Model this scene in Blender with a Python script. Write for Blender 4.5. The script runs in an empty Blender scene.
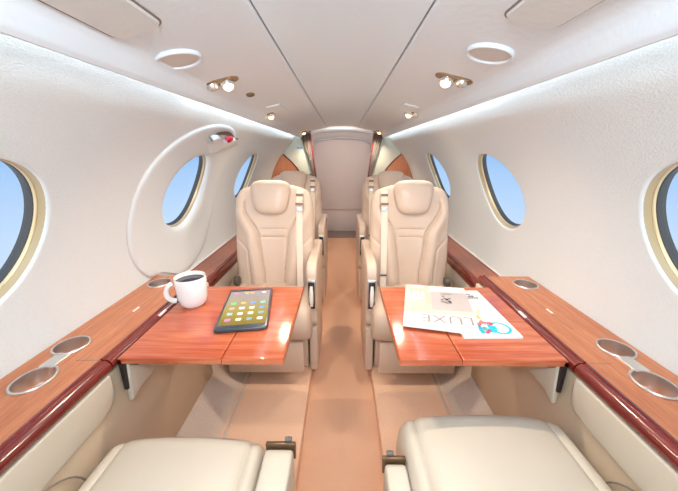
import bpy, bmesh, math, random
from mathutils import Vector, Matrix
random.seed(7)
C = bpy.context.scene.collection
PI = math.pi
ZO = 1.06            # height of the reference level above the aisle floor

# ------------------------------------------------------------------ materials
def nt(name):
    m = bpy.data.materials.new(name); m.use_nodes = True
    t = m.node_tree; t.nodes.clear()
    o = t.nodes.new('ShaderNodeOutputMaterial'); p = t.nodes.new('ShaderNodeBsdfPrincipled')
    t.links.new(p.outputs[0], o.inputs[0])
    return m, t, p
def N(t, k, **kw):
    n = t.nodes.new('ShaderNode' + k)
    for a, b in kw.items():
        if a in n.inputs: n.inputs[a].default_value = b
        else: setattr(n, a, b)
    return n
def ramp(t, stops):
    r = t.nodes.new('ShaderNodeValToRGB'); e = r.color_ramp.elements
    while len(e) < len(stops): e.new(.5)
    for i, (p, c) in enumerate(stops): e[i].position = p; e[i].color = (*c, 1)
    return r
def plain(name, col, rough=.5, metal=0, coat=0, emit=None, es=0, bump=None, var=0, sheen=0):
    m, t, p = nt(name)
    p.inputs['Base Color'].default_value = (*col, 1); p.inputs['Roughness'].default_value = rough
    p.inputs['Metallic'].default_value = metal; p.inputs['Coat Weight'].default_value = coat
    if sheen: p.inputs['Sheen Weight'].default_value = sheen
    if emit: p.inputs['Emission Color'].default_value = (*emit, 1); p.inputs['Emission Strength'].default_value = es
    if bump or var:
        tc = N(t, 'TexCoord')
    if bump:
        sc, st, dist = bump
        n = N(t, 'TexNoise', Scale=sc, Detail=3.0); b = N(t, 'Bump', Strength=st, Distance=dist)
        t.links.new(tc.outputs['Object'], n.inputs['Vector']); t.links.new(n.outputs[0], b.inputs['Height']); t.links.new(b.outputs[0], p.inputs['Normal'])
    if var:
        n = N(t, 'TexNoise', Scale=9.0, Detail=4.0)
        t.links.new(tc.outputs['Object'], n.inputs['Vector'])
        r = ramp(t, [(.3, tuple(c*(1-var) for c in col)), (.7, tuple(min(1, c*(1+var)) for c in col))])
        t.links.new(n.outputs[0], r.inputs[0]); t.links.new(r.outputs[0], p.inputs['Base Color'])
    return m
def wood(name, cs, scale, rough=.25, coat=.6):
    m, t, p = nt(name)
    tc = N(t, 'TexCoord'); mp = N(t, 'Mapping'); mp.inputs['Scale'].default_value = scale
    n1 = N(t, 'TexNoise', Scale=1.0, Detail=6.0, Roughness=.6, Distortion=.6)
    mp2 = N(t, 'Mapping'); mp2.inputs['Scale'].default_value = tuple(s*5 for s in scale)
    n2 = N(t, 'TexNoise', Scale=1.0, Detail=3.0)
    mx = N(t, 'Math', operation='MULTIPLY_ADD'); mx.inputs[1].default_value = .35
    sb = N(t, 'Math', operation='MULTIPLY'); sb.inputs[1].default_value = .7
    t.links.new(tc.outputs['Object'], mp.inputs[0]); t.links.new(tc.outputs['Object'], mp2.inputs[0])
    t.links.new(mp.outputs[0], n1.inputs['Vector']); t.links.new(mp2.outputs[0], n2.inputs['Vector'])
    t.links.new(n1.outputs[0], sb.inputs[0]); t.links.new(n2.outputs[0], mx.inputs[0]); t.links.new(sb.outputs[0], mx.inputs[2])
    r = ramp(t, [(.32, cs[0]), (.5, cs[1]), (.68, cs[2])])
    t.links.new(mx.outputs[0], r.inputs[0]); t.links.new(r.outputs[0], p.inputs['Base Color'])
    p.inputs['Roughness'].default_value = rough; p.inputs['Coat Weight'].default_value = coat; p.inputs['Coat Roughness'].default_value = .12
    return m
def fabric(name, col, sc, strength, dist, dark=.9, stretch=(1, 1, 1)):
    m, t, p = nt(name)
    tc = N(t, 'TexCoord'); mp = N(t, 'Mapping'); mp.inputs['Scale'].default_value = stretch
    v = N(t, 'TexVoronoi', Scale=sc); n = N(t, 'TexNoise', Scale=sc*.7, Detail=3.0)
    ad = N(t, 'Math', operation='ADD'); b = N(t, 'Bump', Strength=strength, Distance=dist)
    t.links.new(tc.outputs['Object'], mp.inputs[0])
    for q in (v, n): t.links.new(mp.outputs[0], q.inputs['Vector'])
    t.links.new(v.outputs[0], ad.inputs[0]); t.links.new(n.outputs[0], ad.inputs[1])
    t.links.new(ad.outputs[0], b.inputs['Height']); t.links.new(b.outputs[0], p.inputs['Normal'])
    r = ramp(t, [(.35, tuple(c*dark for c in col)), (.9, col)])
    t.links.new(ad.outputs[0], r.inputs[0]); t.links.new(r.outputs[0], p.inputs['Base Color'])
    p.inputs['Roughness'].default_value = .9
    return m
M = {}
M['wall'] = fabric('woven_wall_fabric', (.73, .78, .79), 430, .42, .002, .88, (1, .5, 1.3))
M['hatch'] = fabric('smooth_hatch_fabric', (.70, .745, .76), 300, .2, .0008, .96)
M['ceil'] = plain('ceiling_suede', (.73, .84, .92), .8, bump=(60, .15, .003))
M['psu'] = plain('side_ceiling_suede', (.73, .80, .86), .75, bump=(70, .2, .003))
M['grille'] = plain('pale_grille_cloth', (.62, .60, .58), .9, bump=(900, .4, .001))
M['leaf'] = plain('mask_door_suede', (.66, .68, .68), .8, bump=(70, .2, .003))
M['seam'] = plain('seam_shadow_gap', (.25, .20, .17), .9)
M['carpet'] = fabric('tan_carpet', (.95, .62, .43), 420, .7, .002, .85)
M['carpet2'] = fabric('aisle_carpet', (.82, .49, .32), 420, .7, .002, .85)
M['kick'] = fabric('taupe_ribbed_carpet', (.66, .54, .45), 260, .8, .002, .75)
M['leather'] = plain('beige_leather', (.64, .50, .40), .42, bump=(120, .12, .002), coat=.12)
M['cream'] = plain('cream_leather', (.56, .50, .41), .42, bump=(90, .1, .002), coat=.12)
M['panel'] = plain('tan_side_panel', (.62, .49, .35), .55, bump=(200, .1, .001))
M['tablewood'] = wood('red_cherry_tabletop', ((.32, .042, .012), (.45, .088, .03), (.58, .16, .062)), (2.6, 34, 34), .16, .8)
M['ledgewood'] = wood('satin_cherry_ledge', ((.36, .10, .035), (.47, .155, .06), (.58, .225, .095)), (60, 5, 60), .35, .3)
M['darkwood'] = wood('dark_cherry_ledge', ((.24, .06, .035), (.31, .09, .05), (.38, .13, .08)), (60, 5, 60), .35, .3)
M['molding'] = wood('dark_red_molding', ((.10, .008, .006), (.14, .012, .008), (.22, .025, .015)), (60, 3, 60), .2, .5)
M['bulkwood'] = wood('orange_wood_veneer', ((.42, .13, .05), (.55, .20, .09), (.62, .27, .13)), (14, 14, 2.5), .35, .4)
M['chrome'] = plain('polished_chrome', (.85, .84, .82), .12, 1)
M['steel'] = plain('brushed_steel', (.74, .74, .73), .3, 1)
M['brass'] = plain('bronze_trim', (.42, .33, .22), .25, 1)
M['bronze'] = plain('dark_bronze_cap', (.16, .10, .06), .35, .6)
M['gold'] = plain('beige_window_reveal', (.46, .37, .22), .4)
M['goldline'] = plain('pale_gold_rim', (.75, .62, .38), .3, .6)
M['rubber'] = plain('dark_window_seal', (.05, .055, .06), .5)
M['black'] = plain('black_plastic', (.015, .015, .018), .35)
M['dkgrey'] = plain('dark_grey_plastic', (.10, .09, .08), .4)
M['white'] = plain('white_ceramic', (.86, .86, .86), .12, coat=.5)
M['coffee'] = plain('coffee', (.03, .014, .007), .08)
M['mint'] = plain('satin_grey_green_panel', (.55, .58, .50), .3, coat=.3, var=.05)
M['curtain'] = plain('taupe_curtain', (.17, .14, .115), .7, sheen=.3)
M['door'] = plain('rose_beige_door_fabric', (.80, .72, .70), .85, bump=(150, .2, .002))
M['red'] = plain('red_handle', (.65, .02, .05), .35)
M['blue'] = plain('blue_label', (.12, .22, .5), .4)
M['paper'] = plain('white_paper', (.88, .88, .88), .35, coat=.3)
M['plate'] = plain('pale_placard', (.85, .82, .78), .4)
M['belt'] = plain('cream_webbing', (.80, .68, .56), .6, bump=(400, .3, .001))
M['tablet'] = plain('slate_tablet_body', (.035, .045, .06), .3, coat=.3)
M['ink'] = plain('black_ink', (.03, .03, .03), .6)
M['bulb'] = plain('lit_bulb', (1, .8, .55), .3, emit=(1, .66, .34), es=6)
def gl():
    m = bpy.data.materials.new('window_glass'); m.use_nodes = True; t = m.node_tree; t.nodes.clear()
    o = N(t, 'OutputMaterial'); a = N(t, 'BsdfTransparent'); g = N(t, 'BsdfGlossy', Roughness=.02); x = N(t, 'MixShader')
    a.inputs[0].default_value = (.95, .98, 1, 1); x.inputs[0].default_value = .025
    t.links.new(a.outputs[0], x.inputs[1]); t.links.new(g.outputs[0], x.inputs[2]); t.links.new(x.outputs[0], o.inputs[0])
    return m
M['glass'] = gl()
def scr():
    m, t, p = nt('lit_tablet_screen')
    tc = N(t, 'TexCoord'); sp = N(t, 'SeparateXYZ'); r = ramp(t, [(0, (.20, .13, .01)), (.35, (.36, .27, .03)), (.65, (.36, .30, .20)), (1, (.36, .27, .33))])
    t.links.new(tc.outputs['Generated'], sp.inputs[0]); t.links.new(sp.outputs[1], r.inputs[0])
    p.inputs['Base Color'].default_value = (.02, .02, .02, 1); p.inputs['Roughness'].default_value = .1
    t.links.new(r.outputs[0], p.inputs['Emission Color']); p.inputs['Emission Strength'].default_value = 1.35
    return m
M['screen'] = scr()
def glow(name, c): return plain(name, tuple(x*.3 for x in c), .3, emit=tuple(x*.75+.18 for x in c), es=1.2)

# ------------------------------------------------------------------ geometry helpers
class G:
    def __init__(s): s.v = []; s.f = []
    def add(s, v, f):
        k = len(s.v); s.v += [tuple(p) for p in v]; s.f += [tuple(i+k for i in q) for q in f]; return s
    def grid(s, rows, closeu=False, closev=False):
        nr, nc = len(rows), len(rows[0]); v = [p for r in rows for p in r]; f = []
        for i in range(nr if closev else nr-1):
            for j in range(nc if closeu else nc-1):
                i2, j2 = (i+1) % nr, (j+1) % nc
                f.append((i*nc+j, i*nc+j2, i2*nc+j2, i2*nc+j))
        return s.add(v, f)
    def bm(s, b):
        b.verts.index_update()
        s.add([v.co[:] for v in b.verts], [[v.index for v in f.verts] for f in b.faces]); b.free(); return s
    def box(s, x0, x1, y0, y1, z0, z1, r=0, seg=3):
        b = bmesh.new(); bmesh.ops.create_cube(b, size=1)
        for v in b.verts: v.co = ((x0+x1)/2+v.co.x*(x1-x0), (y0+y1)/2+v.co.y*(y1-y0), (z0+z1)/2+v.co.z*(z1-z0))
        if r: bmesh.ops.bevel(b, geom=b.edges[:], offset=r, segments=seg, profile=.5, affect='EDGES')
        return s.bm(b)
    def prism(s, pts, axis, a, b2, r=0, seg=2, only=None):
        """polygon pts in the two other axes, extruded along axis from a to b2"""
        def mk(p, h): return {'x': (h, p[0], p[1]), 'y': (p[0], h, p[1]), 'z': (p[0], p[1], h)}[axis]
        b = bmesh.new(); n = len(pts)
        A = [b.verts.new(mk(p, a)) for p in pts]; B = [b.verts.new(mk(p, b2)) for p in pts]
        fa = b.faces.new(A); fb = b.faces.new(B[::-1])
        for i in range(n): b.faces.new((A[i], B[i], B[(i+1) % n], A[(i+1) % n])[::-1])
        bmesh.ops.recalc_face_normals(b, faces=b.faces)
        if r:
            ed = list(set(list(fa.edges)+list(fb.edges))) if only == 'caps' else b.edges[:]
            bmesh.ops.bevel(b, geom=ed, offset=r, segments=seg, profile=.5, affect='EDGES')
        return s.bm(b)
    def lathe(s, prof, c, n=40, axis=None, sy=1.0):
        """prof [(r,h)], about z through c; axis = direction for h"""
        q = Vector(axis).to_track_quat('Z', 'Y') if axis else None
        rows = []
        for r, h in prof:
            row = []
            for i in range(n):
                p = Vector((r*math.cos(2*PI*i/n), r*sy*math.sin(2*PI*i/n), h))
                if q: p = q @ p
                row.append(Vector(c)+p)
            rows.append(row)
        return s.grid(rows, closeu=True)
    def tube(s, pts, r, n=10, cap=True, flat=1.0):
        rows = []; P = [Vector(p) for p in pts]; up = None
        for i, p in enumerate(P):
            t = (P[min(i+1, len(P)-1)]-P[max(i-1, 0)]).normalized()
            if up is None: up = t.orthogonal().normalized()
            up = (up-t*up.dot(t)).normalized(); w = t.cross(up)
            rr = r[i] if isinstance(r, (list, tuple)) else r
            rows.append([p+up*rr*math.cos(2*PI*k/n)+w*rr*flat*math.sin(2*PI*k/n) for k in range(n)])
        s.grid(rows, closeu=True)
        if cap:
            k = len(s.v)-n*len(P); s.f.append(tuple(range(k, k+n))); s.f.append(tuple(range(len(s.v)-1, len(s.v)-n-1, -1)))
        return s
def mirror(g):
    h = G(); h.v = [(-x, y, z) for x, y, z in g.v]; h.f = [tuple(reversed(f)) for f in g.f]; return h
def side(g, sg): return g if sg > 0 else mirror(g)
LOC = {}
def tag(o, label=None, cat=None, group=None, kind=None):
    if label: o['label'] = label
    if cat: o['category'] = cat
    if group: o['group'] = group
    if kind: o['kind'] = kind
    return o
def obj(name, g, mat, parent=None, loc=None, sharp=35, label=None, cat=None, group=None, kind=None, mod=None, plank=None):
    me = bpy.data.meshes.new(name)
    L = LOC[parent.name] if parent else Vector(loc or (0, 0, 0))
    me.from_pydata([(Vector(p)-L)[:] for p in g.v], [], g.f)
    me.validate()
    b = bmesh.new(); b.from_mesh(me); bmesh.ops.remove_doubles(b, verts=b.verts, dist=1e-6); bmesh.ops.recalc_face_normals(b, faces=b.faces)
    if plank is not None:
        b.normal_update()
        for f in b.faces:
            if abs(f.normal.z) > .5 and f.normal.z < 0: f.normal_flip()
    b.to_mesh(me); b.free()
    me.materials.append(M[mat] if isinstance(mat, str) else mat)
    if plank is None: me.shade_smooth()
    if sharp and plank is None: me.set_sharp_from_angle(angle=math.radians(sharp))
    o = bpy.data.objects.new(name, me); C.objects.link(o)
    if parent: o.parent = parent; LOC[o.name] = L
    else: o.location = (L.x, L.y, L.z+ZO); LOC[o.name] = L
    return tag(o, label, cat, group, kind)
def thing(name, loc, label, cat, group=None, kind=None):
    o = bpy.data.objects.new(name, None); C.objects.link(o); o.empty_display_size = .05
    L = Vector(loc); o.location = (L.x, L.y, L.z+ZO); LOC[o.name] = L
    return tag(o, label, cat, group, kind)
def struct(name, g, mat, parent=None, **k):
    return obj(name, g, mat, parent, kind='structure', **k)
def ss(a, b, x):
    t = max(0, min(1, (x-a)/(b-a))); return t*t*(3-2*t)

# ------------------------------------------------------------------ fuselage shell
R0, ZC = .71, -.45
YB, YF = -1.3, 2.97
def W(sg, y, s, d=0.0):
    """point on the inside skin: s = arc length up from the centre line height, d = outward offset"""
    ph = s/R0; r = R0+d+.03*ss(math.radians(50.5), math.radians(56), ph)
    return (sg*r*math.cos(ph), y, ZC+r*math.sin(ph))
S0, S1 = -.088, math.radians(66)*R0
SW = math.radians(25)*R0; RW = .172
WY = [-.33, .470, 1.248, 2.045]
NS = 40; svals = [S0+(S1-S0)*i/NS for i in range(NS+1)]
def wallmesh(sg):
    g = G(); y = YB
    for wy in WY:
        a, b = wy-.24, wy+.24
        ny = max(1, int((a-y)/.04))
        g.grid([[W(sg, y+(a-y)*i/ny, s) for s in svals] for i in range(ny+1)])
        # perimeter of the square patch, then rings down to the round opening
        ny = 14; per = [(a, s) for s in svals[:-1]]+[(a+(b-a)*i/ny, svals[-1]) for i in range(ny)]
        per += [(b, s) for s in reversed(svals[1:])]+[(b-(b-a)*i/ny, svals[0]) for i in range(ny)]
        rows = []; K = 14
        for k in range(K+1):
            t = (k/K)**1.3; row = []
            for (py, ps) in per:
                an = math.atan2(ps-SW, py-wy); cy, cs = wy+RW*math.cos(an), SW+RW*math.sin(an)
                row.append(W(sg, cy+(py-cy)*t, cs+(ps-cs)*t))
            rows.append(row)
        # soft rolled edge into the opening
        for (dr, dd) in ((.002, .0005), (.005, .003), (.006, .006), (.006, .014)):
            row = []
            for (py, ps) in per:
                an = math.atan2(ps-SW, py-wy)
                row.append(W(sg, wy+(RW-dr)*math.cos(an), SW+(RW-dr)*math.sin(an), dd))
            rows.insert(0, row)
        g.grid(rows, closeu=True); y = b
    ny = int((YF-y)/.05)
    g.grid([[W(sg, y+(YF-y)*i/ny, s) for s in svals] for i in range(ny+1)])
    return g
for sg, nm in ((-1, 'wall_left'), (1, 'wall_right')):
    struct(nm, wallmesh(sg), 'wall', sharp=60)
def ring(sg, wy, prof, n=72):
    rows = []
    for r, d in prof:
        rows.append([W(sg, wy+r*math.cos(2*PI*i/n), SW+r*math.sin(2*PI*i/n), d) for i in range(n)])
    return G().grid(rows, closeu=True)
k = 0
for sg in (-1, 1):
    for wy in WY:
        k += 1
        t = thing('window_%d' % k, W(sg, wy, SW-RW), None, None, kind='structure')
        obj('window_reveal', ring(sg, wy, [(RW-.006, .006), (.1605, .019)]), 'gold', t)
        obj('inner_rim', ring(sg, wy, [(.1615, .0175), (.1590, .0175), (.1575, .020), (.1575, .024)]), 'goldline', t)
        obj('window_seal', ring(sg, wy, [(.1590, .023), (.1560, .024), (.1550, .027), (.1545, .030), (.154, .040)]), 'rubber', t)
        obj('pane', ring(sg, wy, [(.156, .030), (.10, .030), (.05, .030), (.001, .030)]), 'glass', t, sharp=0)

# kick panels (lower skin), floor, dropped aisle
def skin(sg, p0, p1, n, d=0, y0=YB, y1=YF):
    return G().grid([[(sg*(R0+d)*math.cos(math.radians(p0+(p1-p0)*i/n)), y, ZC+(R0+d)*math.sin(math.radians(p0+(p1-p0)*i/n))) for i in range(n+1)] for y in (y0, y1)])
for i, sg in enumerate((-1, 1)):
    struct('trim_%d' % (i+1), skin(sg, -51.6, -36, 8), 'kick')
    struct('trim_%d' % (i+3), skin(sg, -36, -6.5, 14, .002), 'panel')
fl = G()
for sg in (-1, 1):
    fl.box(min(sg*.145, sg*.45), max(sg*.145, sg*.45), YB, YF, -1.06, -1.0, .004, 2)
struct('floor', fl, 'carpet')
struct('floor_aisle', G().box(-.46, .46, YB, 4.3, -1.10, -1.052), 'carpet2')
# seat tracks under the carpet
for i, sg in enumerate((-1, 1)):
    struct('trim_%d' % (i+5), G().box(min(sg*.425, sg*.437), max(sg*.425, sg*.437), YB, YF, -1.001, -.998, .001, 1), 'kick')

# ceiling
def psu_prof():
    p = [(.372, .168), (.3855, .150), (.388, .137), (.384, .128), (.374, .126), (.367, .132), (.361, .143), (.354, .156), (.344, .166), (.327, .173), (.24, .1927), (.146, .214)]
    out = []
    for i in range(len(p)-1):
        for k in range(3):
            t = k/3; out.append((p[i][0]*(1-t)+p[i+1][0]*t, p[i][1]*(1-t)+p[i+1][1]*t))
    return out+[p[-1], (.1425, .217), (.1415, .223), (.1415, .236)]
PS = psu_prof()
for i, sg in enumerate((-1, 1)):
    g = G().grid([[(sg*x, y, z) for x, z in PS] for y in [YB+(YF-YB)*j/30 for j in range(31)]])
    struct('ceiling_%s' % ('left', 'right')[i], g, 'psu', sharp=50)
g = G()
cx = [-.1385+.277*i/16 for i in range(17)]
g.grid([[(x, y, .228-.009*(abs(x)/.1385)**6) for x in cx] for y in (YB, .3, 1.1, 2.0, YF)])
struct('ceiling', g, 'ceil')
struct('ceiling_gap', G().box(-.1415, .1415, YB, YF, .232, .236), 'seam')
# shell beyond / above to keep daylight out
g = G().grid([[((R0+.10)*math.cos(a), y, ZC+(R0+.10)*math.sin(a)) for a in [math.radians(58+64*i/20) for i in range(21)]] for y in (YB, 4.3)])
struct('ceiling_outer_skin', g, 'seam')

def psu_pt(x):
    for i in range(len(PS)-1):
        (a, za), (b, zb) = PS[i], PS[i+1]
        if i > 20 and b <= x <= a: return za+(zb-za)*(a-x)/(a-b)
    return .2
PN = lambda sg: Vector((sg*-.2207, 0, -.975)).normalized()       # inward normal of the sloped side ceiling
def onpsu(sg, x, y, off=0.0):
    p = Vector((sg*x, y, psu_pt(x))); return p+PN(sg)*off
def psu_frame(sg, x, y):
    n = PN(sg); u = Vector((0, 1, 0)); v = n.cross(u).normalized()
    if v.x*sg < 0: v = -v          # v points outboard
    return Vector((sg*x, y, psu_pt(x))), u, v, n
def disc(sg, x, y, prof, sy=1.0, su=1.0, n=48):
    """prof [(r, off)] with radii along the slope; su stretches fore-aft"""
    o, u, v, nn = psu_frame(sg, x, y)
    return G().grid([[o+u*(r*su*math.cos(2*PI*i/n))+v*(r*sy*math.sin(2*PI*i/n))+nn*h for i in range(n)] for r, h in prof], closeu=True)
LL = {-1: 'left', 1: 'right'}
for sg in (-1, 1):
    s = LL[sg]
    VX = .320 if sg < 0 else .284; LX = .318 if sg < 0 else .288
    L = onpsu(sg, VX, .665)
    t = thing('round_speaker_cover', L, 'round flush speaker cover on the %s side of the ceiling' % s, 'speaker')
    obj('rim', disc(sg, VX, .665, [(.0445, -.002), (.0445, .005), (.042, .007), (.0395, .006), (.0385, .002)]), 'psu', t)
    obj('cover', disc(sg, VX, .665, [(.0385, .003), (.03, .004), (.001, .0045)]), 'grille', t, sharp=0)
    # lamp + air nozzle
    t = thing('reading_light', onpsu(sg, LX, .87), 'lit double fitting of reading light and air nozzle nearest on the %s ceiling' % s, 'ceiling light')
    def stadium(x, y, hw, r, h0, h1, g=None, sg=sg):
        o, u, v, nn = psu_frame(sg, x, y); P = []
        for i in range(40):
            a = 2*PI*i/40; P.append((r*math.cos(a), r*math.sin(a)+(hw if math.sin(a) >= 0 else -hw)))
        rows = [[o+u*a*q+v*b*q2+nn*h for a, b in P] for q, q2, h in ((1, 1, 0), (1, 1, h0), (.88, .94, h1), (.80, .9, h1), (.01, .01, h1*.6))]
        return G().grid(rows, closeu=True)
    obj('bezel', stadium(LX, .87, .028, .0215, .003, .005), 'brass', t)
    o, u, v, nn = psu_frame(sg, LX, .87)
    a = o-v*.018+nn*.006; b = o+v*.022+nn*.005
    obj('lamp_housing', G().lathe([(.016, -.004), (.0175, .003), (.016, .008), (.013, .009)], a, 28, nn), 'chrome', t)
    obj('bulb', G().lathe([(.0135, .004), (.0135, .010), (.011, .016), (.006, .0195), (.0005, .0205)], a, 24, nn), 'bulb', t)
    nz = obj('air_nozzle', G().lathe([(.015, -.003), (.0145, .006), (.011, .011), (.009, .011), (.0085, .006)], b, 28, nn), 'steel', t)
    obj('nozzle_plug', G().lathe([(.0065, .004), (.006, .011), (.003, .0135), (.0005, .014)], b, 20, nn), 'chrome', nz)
    # second and third lamps
    for y, r, lab in ((1.52, .021, 'lit round reading light beside a rectangular flap in the %s ceiling'), (2.80, .024, 'small reading light by the forward bulkhead on the %s ceiling')):
        x = (.335 if sg < 0 else .312) if y < 2 else (.338 if sg < 0 else .328); t = thing('reading_light', onpsu(sg, x, y), lab % s, 'ceiling light')
        obj('bezel', disc(sg, x, y, [(r*1.3, 0), (r*1.3, .003), (r*1.1, .005), (r*.8, .003)]), 'brass', t)
        o, u, v, nn = psu_frame(sg, x, y)
        obj('lamp_housing', G().lathe([(r*.95, -.004), (r*.9, .008), (r*.75, .012), (r*.62, .012)], o+nn*.002, 28, nn), 'chrome', t)
        obj('bulb', G().lathe([(r*.62, .006), (r*.6, .014), (r*.35, .021), (.0005, .023)], o+nn*.002, 24, nn), 'bulb', t)
        if y < 2:
            q = o-u*.005+v*.030+nn*.004
            nz = obj('air_nozzle', G().lathe([(.017, -.004), (.016, .005), (.012, .010), (.009, .010), (.0005, .006)], q, 24, nn), 'steel', t)
    # rectangular flap beside the second lamp
    def flap(x0, x1, y0, y1, off, rad, g=None, sg=sg, skew=0):
        o, u, v, nn = psu_frame(sg, x0, y0); e, *_ = psu_frame(sg, x1, y0); wv = (e-o).length; v = (e-o).normalized()
        n2 = PN(sg); H = y1-y0; P = []
        for (cx_, cy_, a0) in ((wv-rad, H-rad, 0), (rad, H-rad, 90), (rad, rad, 180), (wv-rad, rad, 270)):
            for q in range(7):
                a = math.radians(a0+15*q); P.append((cx_+rad*math.cos(a), cy_+rad*math.sin(a)))
        mx, my = wv/2, H/2
        return [[o+v*(mx+(a-mx)*(1-i_/wv*2))+u*(my+(b-my)*(1-i_/H*2))+n2*h for a, b in P] for i_, h in off]
    g = G(); rr = flap(.255, .315, 1.34, 1.52, [(0, -.002), (0, .004), (.001, .0055), (.004, .0055)], .008)
    g.grid(rr, closeu=True); n_ = len(g.v); g.f.append(tuple(range(n_-28, n_)))
    obj('ceiling_flap', g, 'psu', loc=onpsu(sg, .30, 1.47), label='small blank rectangular flap set flush in the %s ceiling' % s, cat='access flap')
    # drop-down mask door
    g = G(); rr = flap(*((.27, .342) if sg < 0 else (.238, .313)), .12, .53, [(0, -.004), (0, .002), (.002, .005), (.008, .005)], .015)
    g.grid(rr, closeu=True); n_ = len(g.v); g.f.append(tuple(range(n_-28, n_)))
    t = thing('oxygen_mask_door', onpsu(sg, .27, .38), 'long rectangular mask door in the %s ceiling, nearest the camera' % s, 'ceiling door')
    obj('door_leaf', g, 'leaf', t)
    g = G(); rr = flap(*((.267, .345) if sg < 0 else (.235, .316)), .117, .533, [(0, -.003), (0, .0012), (.003, .0016)], .018)
    g.grid(rr, closeu=True); obj('surround', g, 'seam', t)
t = thing('smoke_sensor', onpsu(-1, .298, 1.075), 'small dark oval sensor between the two nearest left ceiling lights', 'sensor')
obj('body', disc(-1, .298, 1.075, [(.017, 0), (.017, .003), (.014, .005)], sy=.8, su=1.3), 'brass', t)
obj('grille', disc(-1, .298, 1.075, [(.014, .005), (.010, .002), (.001, .002)], sy=.8, su=1.3), 'dkgrey', t)

# ------------------------------------------------------------------ emergency exit hatch on the left wall
HY, HS, HA, HB = 1.247, math.radians(22.8)*R0, .338, .345
def hp(a, k, d):       # k=0 window edge .. 1 outer outline
    c_, s_ = math.cos(a), math.sin(a); e = 2/2.35
    oy, os_ = HY+HA*math.copysign(abs(c_)**e, c_), HS+HB*math.copysign(abs(s_)**e, s_)
    iy, is_ = HY+(RW-.009)*c_, SW+(RW-.009)*s_
    Y = iy+(oy-iy)*k
    return W(-1, Y, max(is_+(os_-is_)*k, .006-.07*ss(1.06, 1.24, Y)), d)
n = 120; rows = []
for kk, d in ((0, .012), (0, .002), (.03, -.006), (.08, -.0095), (.2, -.010), (.35, -.009), (.5, -.009), (.65, -.009), (.8, -.009), (.93, -.009), (.975, -.0075), (.995, -.004), (1.0, .0)):
    rows.append([hp(2*PI*i/n, kk, d) for i in range(n)])
t = thing('emergency_exit_hatch', hp(-PI/2, 1, -.01), 'large rounded white hatch panel around the middle left window', 'hatch')
obj('hatch_panel', G().grid(rows, closeu=True), 'hatch', t, sharp=50)
obj('edge_groove', G().grid([[hp(2*PI*i/n, kk, d) for i in range(n)] for kk, d in ((.998, -.002), (1.005, -.0018), (1.006, .002))], closeu=True), 'grille', t)
# recessed pull: creased pocket cover, red handle, dark slot
hs = math.radians(47.2)*R0
def hw(y, s, d): return W(-1, y, s, d)
pocket = G()
prows = []
for i in range(13):
    y = 1.16+.31*i/12; c_ = math.sin(PI*i/12)
    base = hs-.016+.012*math.sin(i*.9)
    prows.append([hw(y, base-.075*c_**.5, -.008), hw(y, base-.05*c_**.5, -.022-.006*math.sin(i*1.7)), hw(y, base-.008, -.030-.004*math.sin(i)), hw(y, base+.004, -.030), hw(y, base+.006, -.012)])
obj('pocket_cover', pocket.grid(prows), 'hatch', t, sharp=60)
obj('pocket_slot', G().grid([[hw(1.19+.27*i/10, hs-.010+.016*math.sin(i*.5), -.0135) for i in range(11)], [hw(1.19+.27*i/10, hs+.012+.014*math.sin(i*.5), -.0137) for i in range(11)]]), 'dkgrey', t)
obj('pull_handle', G().tube([hw(1.275+.05*i/8, hs-.002+.014*math.sin(i*.5), -.026-.008*math.sin(PI*i/8)) for i in range(9)], .0075, 10), 'red', t)

# ------------------------------------------------------------------ cove lamps (real strip lamps behind the ceiling lip)
for sg in (-1, 1):
    t = thing('cove_light_strip', (sg*.372, .8, .158), 'lit strip lamp in the cove behind the %s ceiling lip' % LL[sg], 'strip light')
    obj('channel', G().box(min(sg*.358, sg*.370), max(sg*.358, sg*.370), YB+.05, YF-.03, .152, .172), 'steel', t)
    obj('diffuser', G().box(min(sg*.370, sg*.373), max(sg*.370, sg*.373), YB+.05, YF-.03, .154, .170), glow('cove_diffuser_'+LL[sg], (.95, .98, 1)), t)

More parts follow.
